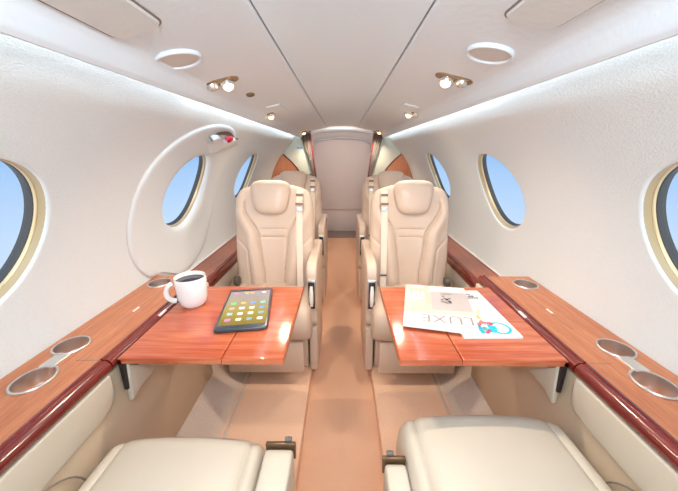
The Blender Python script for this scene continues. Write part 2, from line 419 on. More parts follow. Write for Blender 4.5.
# ------------------------------------------------------------------ side ledges
def cup(t, c, r, sy=1.0, depth=.075, nm='cup_holder'):
    g = G().lathe([(r*1.13, .0005), (r*1.13, .003), (r*1.08, .0045), (r*1.0, .0035), (r*.985, -.002), (r*.95, -depth*.6), (r*.90, -depth*.93), (r*.8, -depth), (.0005, -depth)], c, 48, sy=sy)
    return obj(nm, g, 'steel', t, sharp=50)
def slab_with_holes(x0, x1, y0, y1, zt, zb, holes, zdeep, step=None):
    """plank along y whose top has round holes; built as a boolean-free patch: grid strips between square cells"""
    g = G(); n = 48
    ys = []
    for (hx, hy, r, k_) in sorted(holes, key=lambda h: h[1]): ys.append((hy-r*k_-.006, hy+r*k_+.006, hx, hy, r, k_))
    y = y0
    def strip(a, b):
        if b-a > 1e-5: g.grid([[(x0, a, zt), (x1, a, zt)], [(x0, b, zt), (x1, b, zt)]])
    for (a, b, hx, hy, r, k_) in ys:
        strip(y, a); per = []
        q = 12
        per += [(x0+(x1-x0)*i/q, a) for i in range(q)]+[(x1, a+(b-a)*i/q) for i in range(q)]+[(x1-(x1-x0)*i/q, b) for i in range(q)]+[(x0, b-(b-a)*i/q) for i in range(q)]
        inner = []
        for px, py in per:
            an = math.atan2(py-hy, px-hx); inner.append((hx+r*math.cos(an), hy+k_*r*math.sin(an)))
        g.grid([[(px, py, zt) for px, py in per], [(px, py, zt) for px, py in inner], [(px, py, zb) for px, py in inner]], closeu=True)
        y = b
    strip(y, y1)
    # sides
    g.grid([[(x0, y0, zt), (x0, y0, zdeep), (x1, y0, zdeep), (x1, y0, zt)], [(x0, y1, zt), (x0, y1, zdeep), (x1, y1, zdeep), (x1, y1, zt)]])
    g.f.append(tuple(len(g.v)-4+i for i in range(4))[::-1]); 
    g.f.append(tuple(len(g.v)-8+i for i in range(4)))
    return g
ZL = -.45
for sg in (-1, 1):
    s = LL[sg]
    t = thing('side_ledge', (sg*.62, .4, ZL-.03), 'long red wooden side ledge with cup holders under the %s windows' % s, 'ledge')
    holes = [(.634, .505, .033, 1.14), (.655, .620, .034, 1.0), (.652, .985, .035, 1.0)]
    ytable0, ytable1 = .575, .985
    g = slab_with_holes(.5478, .707, YB, 1.06, ZL, ZL-.03, holes, ZL-.03)
    obj('ledge_top', side(g, sg), 'ledgewood', t, plank=1)
    # seams of the table pocket lid
    obj('lid_seam', side(G().box(.612, .6135, .7025, .93, ZL-.001, ZL+.0005), sg), 'seam', t)
    obj('ledge_seam', side(G().box(.5478, .60, .567, .569, ZL-.001, ZL+.0005), sg), 'seam', t)
    # molding profile, two steps, along y, rounded nose
    pr = [(.548, ZL-.03), (.548, ZL+.001), (.546, ZL+.003), (.542, ZL+.003), (.540, ZL-.001), (.538, ZL-.001), (.5355, ZL+.0005), (.530, ZL-.001), (.524, ZL-.006), (.521, ZL-.014), (.521, ZL-.020), (.525, ZL-.026), (.535, ZL-.03)]
    for (a, b) in ((YB, .566), (.570, 1.07)):
        obj('edge_molding', side(G().prism(pr, 'y', a, b), sg), 'molding', t, sharp=50)
    # cup holders
    g = G()
    c1, c2 = Vector((sg*.634, .505, ZL)), Vector((sg*.655, .620, ZL))
    g.box(min(sg*.630, sg*.662), max(sg*.630, sg*.662), sg*0+.541, .590, ZL-.001, ZL+.003, .001, 1)
    obj('cup_bridge', g, 'steel', t)
    cup(t, c1, .033, 1.14); cup(t, c2, .034); cup(t, Vector((sg*.652, .985, ZL)), .035)
    obj('placard', side(G().box(.612, .6185, .785, .812, ZL, ZL+.001), sg), 'plate', t, label='small white placard on the ledge top')
    obj('placard', side(G().box(.5235, .5295, .765, .80, ZL-.004, ZL+.0006, .0005, 1), sg), 'plate', t, label='small white placard on the dark molding')
    # forward lower ledge
    t = thing('forward_ledge', (sg*.65, 2.0, -.56), 'narrow dark red ledge running forward beside the %s seats' % s, 'ledge')
    pr = [(.575, -.565), (.575, -.528), (.580, -.524), (.588, -.524), (.592, -.527), (.708, -.527), (.708, -.565)]
    obj('ledge_top', side(G().prism(pr[3:]+[(.588, -.565)], 'y', 1.075, YF-.035), sg), 'darkwood', t)
    obj('edge_molding', side(G().prism([(.574, -.575), (.572, -.570), (.572, -.530), (.576, -.524), (.588, -.522), (.588, -.575)], 'y', 1.075, YF-.035), sg), 'molding', t)
    obj('wall_bead', side(G().tube([(.701, 1.075, -.522), (.701, YF-.03, -.522)], .004, 8), sg), 'white', t)
    # end cap between the two ledges
    # cream cushioned side panels below the ledge
    t = thing('padded_sidewall', (sg*.55, .3, -.9), 'cream padded side panel below the %s ledge' % s, 'side panel')
    def lower(y0, y1, z1, z0, x1, x0, nm, mat, r=.006, t=t, sg=sg):
        pr = [(x1, z1), (x0, z0), (x0+.012, z0), (x1+.012, z1)]
        return obj(nm, side(G().prism(pr, 'y', y0, y1, r, 2), sg), mat, t)
    # arm pad: rounded front lower corner
    pts = [(YB, ZL-.031), (.562, ZL-.031), (.562, -.53), (.555, -.548), (.54, -.558), (.50, -.566), (YB, -.60)]
    g = G().prism(pts, 'x', .523, .545, .006, 3); obj('arm_pad', side(g, sg), 'cream', t)
    lower(YB, 1.06, -.485, -.90, .531, .545, 'lower_panel', 'panel')
    # round armrest recess seam
    g = G().tube([(.527, .34+.11*math.cos(a), -.68+.11*math.sin(a)) for a in [PI*i/20 for i in range(21)]], .0018, 6)
    obj('seam', side(g, sg), 'seam', t)
    t2 = thing('padded_sidewall', (sg*.6, 2, -.9), 'beige side panel beside the forward seats on the %s' % s, 'side panel')
    obj('upper_pad', side(G().prism([(.577, -.577), (.585, -.66), (.60, -.66), (.60, -.577)], 'y', 1.075, YF-.05, .004, 2), sg), 'cream', t2)
    obj('lower_panel', side(G().prism([(.588, -.665), (.565, -.90), (.580, -.90), (.603, -.665)], 'y', 1.075, YF-.05), sg), 'panel', t2)

# ------------------------------------------------------------------ folding tables
ZT = -.455
for sg in (-1, 1):
    s = LL[sg]
    y0, y1 = .583, .975
    t = thing('folding_table', (sg*.33, .77, ZT-.03), 'glossy red wooden folding table carrying %s' % ('a mug and a tablet' if sg < 0 else 'two magazines'), 'table')
    def leaf(xa, xb, ya, yb, inner):
        # bevelled slab: wide polished chamfer at the free edges
        b = bmesh.new(); bmesh.ops.create_cube(b, size=1)
        for v in b.verts: v.co = ((xa+xb)/2+v.co.x*(xb-xa), (ya+yb)/2+v.co.y*(yb-ya), ZT-.008+v.co.z*.016)
        ed = [e for e in b.edges if all(v.co.z > ZT-.005 for v in e.verts)]
        bmesh.ops.bevel(b, geom=ed, offset=.005, segments=4, profile=.6, affect='EDGES')
        g = G().bm(b); return g
    mid = .278
    obj('table_leaf', side(leaf(.134, mid-.0008, y0, y1, 1), sg), 'tablewood', t)
    obj('table_leaf', side(leaf(mid+.0008, .5195, y0, y1, 0), sg), 'tablewood', t)
    obj('hinge_strip', side(G().box(mid-.012, mid+.012, y0+.01, y1-.01, ZT-.020, ZT-.0162), sg), 'dkgrey', t)
    obj('mount_arm', side(G().box(.488, .520, .60, .95, ZT-.034, ZT-.0162, .003, 2), sg), 'dkgrey', t)
    obj('mount_slot', side(G().prism([(y0+.000, ZT-.006), (y0+.012, ZT-.006), (y0+.012, ZT-.090), (y0+.000, ZT-.090)], 'x', .512, .5205), sg), 'black', t)
    g = G().prism([(y0+.013, ZT-.018), (1.05, ZT-.018), (1.05, ZT-.108), (.62, ZT-.112), (.585, ZT-.125)], 'x', .507, .5205, .004, 3)
    obj('bracket_cover', side(g, sg), 'cream', t, label='cream leather cover beneath the table mount')

# ------------------------------------------------------------------ seats
def backrest_geo():
    """faces -y, base at origin, reclined; x across; returns front/back shell"""
    NPx, NQ = 110, 100; Wd, H = .188, .508; rec = math.radians(11)
    def bolster(q):
        return .27+.10*ss(.1, .55, q)+.36*ss(.5, .80, q)
    def pt(p, q, front):
        w = Wd*(.955+.045*ss(0, .35, q)-.05*ss(.75, 1, q))
        # rounded shoulders
        tq = max(0, (q-.88)/.12); cut = .30*(1-math.sqrt(max(0, 1-tq*tq)))
        w *= 1-cut*.75
        x = w*p
        zt = H*(1-.045*abs(p)**2.5); z = zt*q
        e = min(1, (1-abs(p)**7))**.5*min(1, 1-(abs(2*q-1))**14)**.5 if True else 1
        if not front: return (x, .045*e+.012, z)
        d = .030+.012*ss(0, .4, q)*(1-ss(.7, 1, q))
        ap = abs(p); b = bolster(q)
        # bolsters stand proud outside the seam, the middle panel is hollow
        d += .022*math.exp(-((ap-(b+.20))/.17)**2)*(1-.5*ss(.75, .95, q))
        d -= .007*math.exp(-(ap/.30)**2)
        d -= .012*math.exp(-((ap-b)*Wd/.0052)**2)*(1-ss(.80, .9, q))
        b2 = .64+.36*ss(.36, .56, q)
        if q < .58: d -= .008*math.exp(-((ap-b2)*Wd/.005)**2)
        if ap < b:
            for qc, am in ((.50, .006), (.575, .005)):
                d -= am*math.exp(-((q-qc)*H/.0038)**2)*(1-ss(b*.75, b, ap))
        d -= .0055*math.exp(-((p-.0)*Wd/.003)**2)*0
        return (x, -d*e-.004, z)
    g = G()
    def tr(P):
        x, y, z = P; return (x, y*math.cos(rec)+z*math.sin(rec), z*math.cos(rec)-y*math.sin(rec))
    us = [-math.cos(PI*i/NPx)*.45+(-1+2*i/NPx)*.55 for i in range(NPx+1)]; qs = [i/NQ for i in range(NQ+1)]
    qs = [(.5-.5*math.cos(PI*q))*.4+q*.6 for q in qs]
    F = [[tr(pt(p, q, True)) for p in us] for q in qs]; B = [[tr(pt(p, q, False)) for p in us] for q in qs]
    g.grid(F); g.grid([r[::-1] for r in B])
    per = lambda A: A[0]+[r[-1] for r in A[1:]]+A[-1][-2::-1]+[r[0] for r in A[-2:0:-1]]
    g.grid([per(F), per(B)], closeu=True)
    return g, tr
def pillow(cx, cy, cz, w, d, h, rec, n1=2.8, n2=2.2, topw=1.0, botw=.8, seam=True):
    """superellipsoid head pillow, wider on top"""
    rows = []; A, Bn = 56, 40
    sp = lambda v, e: math.copysign(abs(v)**e, v)
    for i in range(Bn+1):
        th = -PI/2+PI*i/Bn; zz = sp(math.sin(th), 2/3.8); cc = abs(math.cos(th))**(2/3.8)
        row = []
        for j in range(A):
            a = 2*PI*j/A
            x = sp(math.cos(a), 2/n1)*cc; y = sp(math.sin(a), 2/n2)*cc
            ww = botw+(topw-botw)*(zz*.5+.5)
            gx = 1-.03*math.exp(-((y)/.15)**2) if seam else 1
            X, Y, Z = x*w/2*ww*gx, y*d/2, zz*h/2
            row.append((cx+X, cy+Y*math.cos(rec)+Z*math.sin(rec), cz+Z*math.cos(rec)-Y*math.sin(rec)))
        rows.append(row)
    return G().grid(rows, closeu=True)
BR, TR = backrest_geo()
def cushion(x0, x1, y0, y1, z1, th, wf=.05, crown=.012, mid_b=None, n=60):
    """seat cushion, y0 = front edge; waterfall front, crowned top"""
    rows = []
    sgn = 1 if y1 > y0 else -1
    for i in range(n+1):
        px = -1+2*i/n; row = []
        ex = (1-abs(px)**8)**.5
        hz = th*(.5+.5*ex)
        tz = z1+crown*(1-px*px)-(1-ex)*.03
        if mid_b:
            tz -= .006*math.exp(-((abs(px)-mid_b)/.028)**2); tz += .006*ss(mid_b, mid_b+.15, abs(px))*(1-ss(.88, 1, abs(px)))
        bz = z1-th
        pr = []
        for k in range(13):
            a = PI*k/12*1.0  # front round from bottom to top
            r = (tz-bz)/2; pr.append((wf*(1-math.sin(a))*1.0, (bz+tz)/2-r*math.cos(a)))
        L = abs(y1-y0)
        for q in (.2, .35, .5, .65, .8, .95, 1):
            pr.append((wf+(L-wf)*q, tz+.004*math.sin(PI*q)))
        pr.append((L, bz)); pr.append((L*.5, bz))
        for u, z in pr: row.append((x0+(x1-x0)*(px*.5+.5)*1.0, y0+sgn*(u+(1-ex)*.03*(1 if u < L*.5 else 0)), z))
        rows.append(row)
    g = G().grid(rows, closeu=True)
    m = len(rows[0]); g.f.append(tuple(range(m))); k = len(g.v)-m; g.f.append(tuple(range(k, k+m))[::-1])
    return g
def armrest(xa, xb, yf, yb, zt, zb):
    # side profile: rounded top front, straight top, rounded lower front
    P = []
    for i in range(9): a = PI/2*i/8; P.append((yf+.05-.05*math.sin(PI/2-a)*1, zt-.06+.06*math.sin(a)) if False else (yf+.055*(1-math.cos(a)), zt-.06+.06*math.sin(a)))
    P.append((yb, zt-.004)); P.append((yb, zb+.03))
    for i in range(7): a = PI/2*i/6; P.append((yf+.06-.06*math.sin(a)-.0, zb+.05-.05*math.cos(a)))
    return G().prism(P, 'x', xa, xb, .010, 4)
def make_seat(sg, lab):
    """cabin seat facing the camera, row origin y=1.40; sg = side"""
    cx, yb = sg*.327, 1.375
    t = thing('cabin_seat', (cx, 1.3, -1.0), lab, 'seat', 'leather seats facing the tables')
    g = G(); g.v = [(cx+x, yb+y, -.645+z) for x, y, z in BR.v]; g.f = BR.f
    obj('backrest', g, 'leather', t, sharp=70)
    P = TR((0, -.046, .441)); hr = pillow(cx+sg*.007, yb+P[1], -.645+P[2], .206, .078, .158, math.radians(11), botw=.72)
    obj('headrest', hr, 'leather', t, sharp=0)
    # piping line round the pillow base
    obj('seat_cushion', cushion(cx-.195, cx+.195, 1.075, 1.44, -.628, .15, .055, .012, .72), 'leather', t, sharp=50)
    # pedestal and apron
    obj('seat_base', G().prism([(1.20, -.78), (1.45, -.78), (1.45, -.999), (1.22, -.999)], 'x', cx-.17, cx+.17, .008, 3), 'leather', t)
    obj('front_apron', G().box(cx-.165, cx+.165, 1.092, 1.106, -.925, -.77, .006, 2), 'leather', t, label='pale tan apron hanging under the cushion')
    # aisle armrest
    xa, xb = (sg*.152, sg*.108) if sg < 0 else (sg*.108, sg*.152)
    xa, xb = min(xa, xb), max(xa, xb)
    ar = obj('armrest', armrest(xa, xb, 1.19, 1.60, -.455, -.77), 'leather', t)
    xm = (xa+xb)/2
    obj('latch_plate', G().box(xm-.0185, xm+.0185, 1.180, 1.194, -.668, -.522, .004, 3), 'steel', ar)
    obj('latch_recess', G().box(xm-.0135, xm+.0135, 1.1775, 1.186, -.658, -.532, .002, 2), 'black', ar)
    obj('latch_lever', G().tube([(xm, 1.174, -.548), (xm, 1.168, -.575), (xm, 1.168, -.615), (xm, 1.174, -.642)], [.006, .009, .009, .006], 12), 'plate', ar)
    obj('skirt', G().box(xa+.004, xb-.004, 1.20, 1.55, -.999, -.765, .006, 2), 'leather', t)
    # outer recline hinge
    hx = cx+sg*.183
    obj('recline_hinge', G().lathe([(.0005, -.012), (.020, -.012), (.024, -.006), (.024, .010), (.018, .014), (.0005, .014)], (hx, 1.345, -.60), 28, (1, .0, 0)), 'dkgrey', t)
    # shoulder belt on the aisle side
    bx = -sg*.129
    def bp(h, off, dx=0): q = TR((0, -off, h)); return (cx+bx+dx, yb+q[1], -.645+q[2])
    hts = [(.475, .034), (.45, .048), (.42, .057), (.36, .064), (.30, .068), (.22, .068), (.14, .066), (.06, .062), (.01, .058)]
    rows = []
    for h, o_ in hts:
        rows.append([bp(h, o_-.003, -.0145), bp(h, o_, -.0145), bp(h, o_, .0145), bp(h, o_-.003, .0145)])
    bt = obj('seat_belt', G().grid(rows, closeu=True), 'belt', t, label='cream shoulder strap')
    def plate(h, o_, w, hh, mat, nm):
        rr = [[bp(h+a, o_, -w), bp(h+a, o_+.006, -w), bp(h+a, o_+.006, w), bp(h+a, o_, w)] for a in (-hh, hh)]
        g = G().grid(rr, closeu=True); g.f += [(0, 1, 2, 3), (7, 6, 5, 4)]
        return obj(nm, g, mat, bt)
    plate(.452, .052, .016, .006, 'bronze', 'belt_guide')
    plate(.41, .062, .018, .005, 'bronze', 'belt_guide')
    plate(.388, .066, .012, .009, 'chrome', 'buckle')
    if sg > 0: plate(.075, .064, .0145, .004, 'dkgrey', 'strap_adjuster')
    return t
def kids(o): return [c for c in bpy.data.objects if c.parent == o]
def copy_tree(o, parent=None):
    ch = kids(o); c = o.copy(); C.objects.link(c); c.parent = parent; LOC[c.name] = LOC.get(o.name)
    for k_ in ch: copy_tree(k_, c)
    return c
for sg in (-1, 1):
    st = make_seat(sg, 'beige leather seat on the %s, right behind the wooden table' % LL[sg])
    bpy.context.view_layer.update()
    c2 = copy_tree(st); c2.location.y += .72; c2.location.x += sg*.005
    c2['label'] = 'beige leather seat at the back on the %s, mostly hidden by the one in front' % LL[sg]
# near seats, facing away: cushion, folded armrest, backrest behind the camera
for sg in (-1, 1):
    s = LL[sg]
    zc = -.618 if sg < 0 else -.600
    yf = .541 if sg < 0 else .590
    xi, xo = (.166, .518) if sg < 0 else (.135, .518)
    t = thing('cabin_seat', (sg*.34, .3, -1.0), 'cream leather seat cushion in the %s foreground, facing forward' % s, 'seat', 'near seats cut by the frame')
    g = cushion(xi, xo, yf, .02, zc, .14, .05, .016, .80); obj('seat_cushion', side(g, sg), 'cream', t, sharp=50)
    obj('seat_base', side(G().prism([(yf-.06, -.76), (.05, -.76), (.05, -.999), (yf-.09, -.999)], 'x', xi+.02, xo-.02, .008, 3), sg), 'leather', t)
    g = G(); g.v = [(-(x)+sg*.328, -(y)+.02, -.645+z) for x, y, z in BR.v]; g.f = BR.f
    obj('backrest', g, 'cream', t, sharp=70)
    za = -.602 if sg < 0 else -.612
    xa, xb = (.102, .162) if sg < 0 else (.090, .134)
    ya = .488 if sg < 0 else .466
    P = [(ya, za-.012), (ya-.006, za-.003), (ya-.02, za), (-.05, za), (-.05, za-.13), (ya-.02, za-.13), (ya, za-.10)]
    ar = obj('armrest', side(G().prism(P, 'x', xa, xb, .007, 3), sg), 'cream', t)
    P = [(ya+.001, za-.040), (ya+.008, za-.036), (ya+.014, za-.010), (ya+.010, za+.002), (ya+.001, za+.003)]
    obj('end_cap', side(G().prism(P, 'x', xa-.003, xb+.001, .002, 2), sg), 'bronze', ar)
    obj('hinge_knuckle', G().lathe([(.0005, -.007), (.005, -.007), (.006, 0), (.005, .007), (.0005, .007)], (sg*(xa+.013), ya+.012, za+.004), 18, (1, 0, 0)), 'dkgrey', ar)
    obj('skirt', side(G().box(xa+.006, xb-.004, 0, ya-.03, -.999, za-.125, .005, 2), sg), 'leather', t)

# ------------------------------------------------------------------ things on the tables
# mug
mc = Vector((-.462, .842, ZT)); t = thing('coffee_mug', mc, 'white ceramic mug of black coffee on the left table', 'mug')
prof = [(.0005, .0015), (.026, .0015), (.028, 0), (.032, .003), (.0385, .012), (.0425, .030), (.0445, .06), (.0455, .092), (.0445, .0945), (.0428, .092), (.0415, .06), (.0395, .030), (.034, .010), (.0005, .007)]
obj('mug_body', G().lathe(prof, mc, 56), 'white', t, sharp=70)
hd = Vector((-.86, -.50, 0)).normalized()
pts = []
for i in range(15):
    a = math.radians(78-156*i/14-4); rr = .029
    pts.append(mc+hd*(.041+.028*math.cos(a))+Vector((0, 0, .052+rr*math.sin(a))))
obj('handle', G().tube(pts, .0058, 14, flat=1.35), 'white', t, sharp=0)
obj('coffee', G().lathe([(.0427, .0825), (.02, .0822), (.0005, .0822)], mc, 40), 'coffee', t)

def placed(corners):
    """frame from near-left, near-right, far-left"""
    a, b, c = [Vector(p) for p in corners]; return a, (b-a), (c-a)
def quadslab(g, o, u, v, w, h, z0, z1, r=0, seg=3, rad=0):
    u, v = u.normalized(), v.normalized()
    P = []
    if rad:
        for (cx_, cy_, a0) in ((w-rad, h-rad, 0), (rad, h-rad, 90), (rad, rad, 180), (w-rad, rad, 270)):
            for q in range(7):
                a = math.radians(a0+15*q); P.append((cx_+rad*math.cos(a), cy_+rad*math.sin(a)))
    else: P = [(0, 0), (w, 0), (w, h), (0, h)]
    Q = [(o+u*x+v*y) for x, y in P]
    return g.prism([(p.x, p.y) for p in Q], 'z', z0, z1, r, seg, 'caps')
# tablet
ta = Vector((-.336, .678, 0)); tu = Vector((.139, .022, 0)).normalized(); tv = Vector((-tu.y, tu.x, 0))
TW, TH = .140, .245
t = thing('tablet', ta+tu*TW/2+tv*TH/2+Vector((0, 0, ZT)), 'dark tablet with lit app screen lying on the left table', 'tablet')
z0 = ZT+.0003
obj('tablet_body', quadslab(G(), ta, tu, tv, TW, TH, z0, z0+.011, .0035, 3, .012), 'tablet', t)
so = ta+tu*.007+tv*.019
sw, sh = TW-.014, TH-.038
sc_ = obj('screen', quadslab(G(), so, tu, tv, sw, sh, z0+.0105, z0+.0113), 'screen', t)
cols = [(.02, .6, .1), (.8, .35, .05), (.05, .2, .7), (.1, .5, .45), (.8, .8, .8), (.75, .3, .2), (.3, .5, .8), (.85, .75, .5), (.8, .1, .4), (.1, .3, .35)]
gm = [glow('app_icon_%s' % n_, c_) for n_, c_ in zip(['green', 'orange', 'blue', 'teal', 'white', 'rust', 'sky', 'cream', 'pink', 'petrol'], cols)]
icon = [[8, 7, 9, 4], [6, 4, 4, 9], [5, 4, 7, 2], [0, 1, 2, 3]]
def sq(a, b, w, h, m_, nm='app_icon', rad=.003):
    return obj(nm, quadslab(G(), so+tu*a+tv*b, tu, tv, w, h, z0+.0113, z0+.0117, 0, 1, rad), m_, sc_)
for r_ in range(4):
    for c_ in range(4):
        sq(.014+c_*.029, .022+r_*.032, .015, .013, gm[icon[r_][c_]])
for a, m_ in ((.012, 8), (.045, 1), (.062, 1), (.10, 4)): sq(a, sh-.018, .013, .009, gm[m_], rad=.002)
obj('camera_lens', G().lathe([(.003, 0), (.003, .0006), (.0005, .0006)], (ta+tu*TW/2+tv*(TH-.008)+Vector((0, 0, z0+.0108))), 16), 'dkgrey', t)
# magazines
pk = plain('blush_cover_photo', (.80, .52, .44), .35, coat=.3, var=.18)
pg = plain('grey_cover_panel', (.50, .44, .44), .35, coat=.3, var=.06)
pc = plain('pale_cover_patch', (.86, .80, .72), .35, coat=.3, var=.05)
teal = plain('teal_ink', (.02, .52, .60), .35); coral = plain('coral_ink', (.80, .25, .20), .4); yel = plain('yellow_ink', (.80, .62, .25), .4); gi = plain('grey_ink', (.25, .27, .28), .5); cred = plain('crimson_ink', (.6, .04, .12), .4); gold_i = plain('warm_grey_lettering', (.33, .27, .23), .5)
def mag(o, u, w, h, thick, zb, lab, curl=0, name='magazine'):
    u = u.normalized(); v = Vector((-u.y, u.x, 0))
    t = thing(name, o+u*w/2+v*h/2+Vector((0, 0, zb)), lab, 'magazine')
    def top(a, b): return thick+curl*(a/w)*math.exp(-((b/h-.5)/.6)**2)
    def P(a, b, z): q = o+u*a+v*b; return Vector((q.x, q.y, zb+z))
    g = G(); nx = 14
    for zf in (0,):
        T = [[P(w*i/nx, h*j/10, top(w*i/nx, h*j/10)) for i in range(nx+1)] for j in range(11)]
        Bm = [[P(w*i/nx, h*j/10, 0) for i in range(nx+1)] for j in range(11)]
        g.grid(T); g.grid([r[::-1] for r in Bm])
        per = lambda A: A[0]+[r[-1] for r in A[1:]]+A[-1][-2::-1]+[r[0] for r in A[-2:0:-1]]
        g.grid([per(T), per(Bm)], closeu=True)
    obj('pages', g, 'paper', t)
    def patch(a0, b0, a1, b1, m_, nm, lift=.0006, n_=8, poly=None):
        g = G()
        g.grid([[P(a0+(a1-a0)*i/n_, b0+(b1-b0)*j/4, top(a0+(a1-a0)*i/n_, b0+(b1-b0)*j/4)+lift) for i in range(n_+1)] for j in range(5)])
        return obj(nm, g, m_, t)
    return t, P, top, patch
def letters(txt, P, top, t, a0, b0, size, ang, m_, nm, lift, spacing=1.15):
    cu = bpy.data.curves.new('lettering', 'FONT'); cu.body = txt; cu.size = size; cu.space_character = spacing
    to = bpy.data.objects.new('lettering', cu); C.objects.link(to)
    bpy.context.view_layer.update()
    me = bpy.data.meshes.new_from_object(to.evaluated_get(bpy.context.evaluated_depsgraph_get()))
    ca, sa = math.cos(ang), math.sin(ang); g = G()
    vs = []
    for v in me.vertices:
        a, b = a0+v.co.x*ca-v.co.y*sa, b0+v.co.x*sa+v.co.y*ca
        vs.append(P(a, b, top(a, b)+lift))
    g.add(vs, [tuple(p.vertices) for p in me.polygons])
    bpy.data.objects.remove(to); bpy.data.curves.remove(cu); bpy.data.meshes.remove(me)
    return obj(nm, g, m_, t)
# under magazine with teal lettering
o2 = Vector((.312, .664, 0)); u2 = Vector((1, .012, 0))
t2, P2, top2, pa2 = mag(o2, u2, .150, .268, .006, ZT+.0003, 'white magazine with bright teal circle, under the other magazine')
for k_, (w_, b_) in enumerate(((.062, .236), (.070, .222), (.082, .209))):
    x_ = .050
    while x_ < .05+w_:
        l_ = random.uniform(.004, .010); pa2(x_, b_, x_+l_, b_+.008, 'ink', 'headline', n_=2); x_ += l_+.0015
g = G()
def ringp(P, top, cx_, cy_, r1, r2, sx=1, n_=40, lift=.0008, a0=0, a1=2*PI):
    rows = []
    for r in (r1, r2): rows.append([P(cx_+r*sx*math.cos(a0+(a1-a0)*i/n_), cy_+r*math.sin(a0+(a1-a0)*i/n_), top(cx_, cy_)+lift) for i in range(n_+1)])
    return G().grid(rows)
obj('lettering', ringp(P2, top2, .110, .040, .022, .029, 1.0), teal, t2, label='teal ring letter')
rnd = random.Random(3)
for m_, nb, xr, yr in ((teal, 22, (.045, .10), (.02, .07)), (coral, 12, (.05, .10), (.055, .12)), (yel, 10, (.05, .10), (.06, .13)), (gi, 10, (.035, .06), (.09, .19)), (cred, 7, (.05, .10), (.015, .10)), ('ink', 16, (.06, .13), (.08, .19))):
    g = G()
    for _ in range(nb):
        cx_, cy_ = rnd.uniform(*xr), rnd.uniform(*yr); r_ = rnd.uniform(.003, .009) if m_ not in ('ink',) else rnd.uniform(.001, .0022)
        n0 = 9; z_ = top2(cx_, cy_)+rnd.uniform(.0006, .0014)
        vs = [P2(cx_+r_*rnd.uniform(.6, 1.3)*math.cos(2*PI*i/n0), cy_+r_*rnd.uniform(.6, 1.3)*math.sin(2*PI*i/n0), z_) for i in range(n0)]
        g.add(vs, [tuple(range(n0))])
    obj('cover_illustration', g, m_, t2)
# top magazine
o1 = Vector((.166, .712, 0)); u1 = Vector((.158, -.036, 0))
t1, P1, top1, pa1 = mag(o1, u1, .190, .262, .007, ZT+.0066, 'blush and grey magazine with a tall masthead, lying on top of the teal one', curl=.010)
LF = .0008
pa1(.0, .070, .080, .262, pk, 'cover_photo')
pa1(.080, .085, .190, .262, pg, 'cover_panel')
pa1(.078, .070, .190, .090, pk, 'cover_photo', LF)
pa1(.008, .155, .060, .205, pc, 'cover_patch', .0011); pa1(.02, .235, .060, .255, pc, 'cover_patch', .0011); pa1(.078, .215, .190, .258, pc, 'cover_patch', .0011)
for a_, b_, c_, d_ in ((.108, .195, .140, .199), (.118, .200, .150, .203)): pa1(a_, b_, c_, d_, gi, 'cover_line', .0013, 2)
g = G()
for _ in range(16):
    cx_, cy_ = .125+rnd.uniform(-.014, .014), .158+rnd.uniform(-.025, .025)
    g.add([P1(cx_+dx, cy_+dy, top1(cx_, cy_)+.0016) for dx, dy in ((-.004, -.002), (.003, -.003), (.004, .001), (-.002, .003))], [(0, 1, 2, 3)])
obj('cover_line', g, 'ink', t1)
g = G()
for _ in range(22):
    cx_, cy_ = rnd.uniform(.012, .055), rnd.uniform(.16, .20); g.add([P1(cx_+dx, cy_+dy, top1(cx_, cy_)+.0018) for dx, dy in ((-.002, -.005), (.0, -.005), (.001, .005), (-.001, .005))], [(0, 1, 2, 3)])
obj('cover_line', g, gi, t1)
letters('LUXE', P1, top1, t1, .186, .060, .056, PI, gold_i, 'masthead', .0012, 1.05)

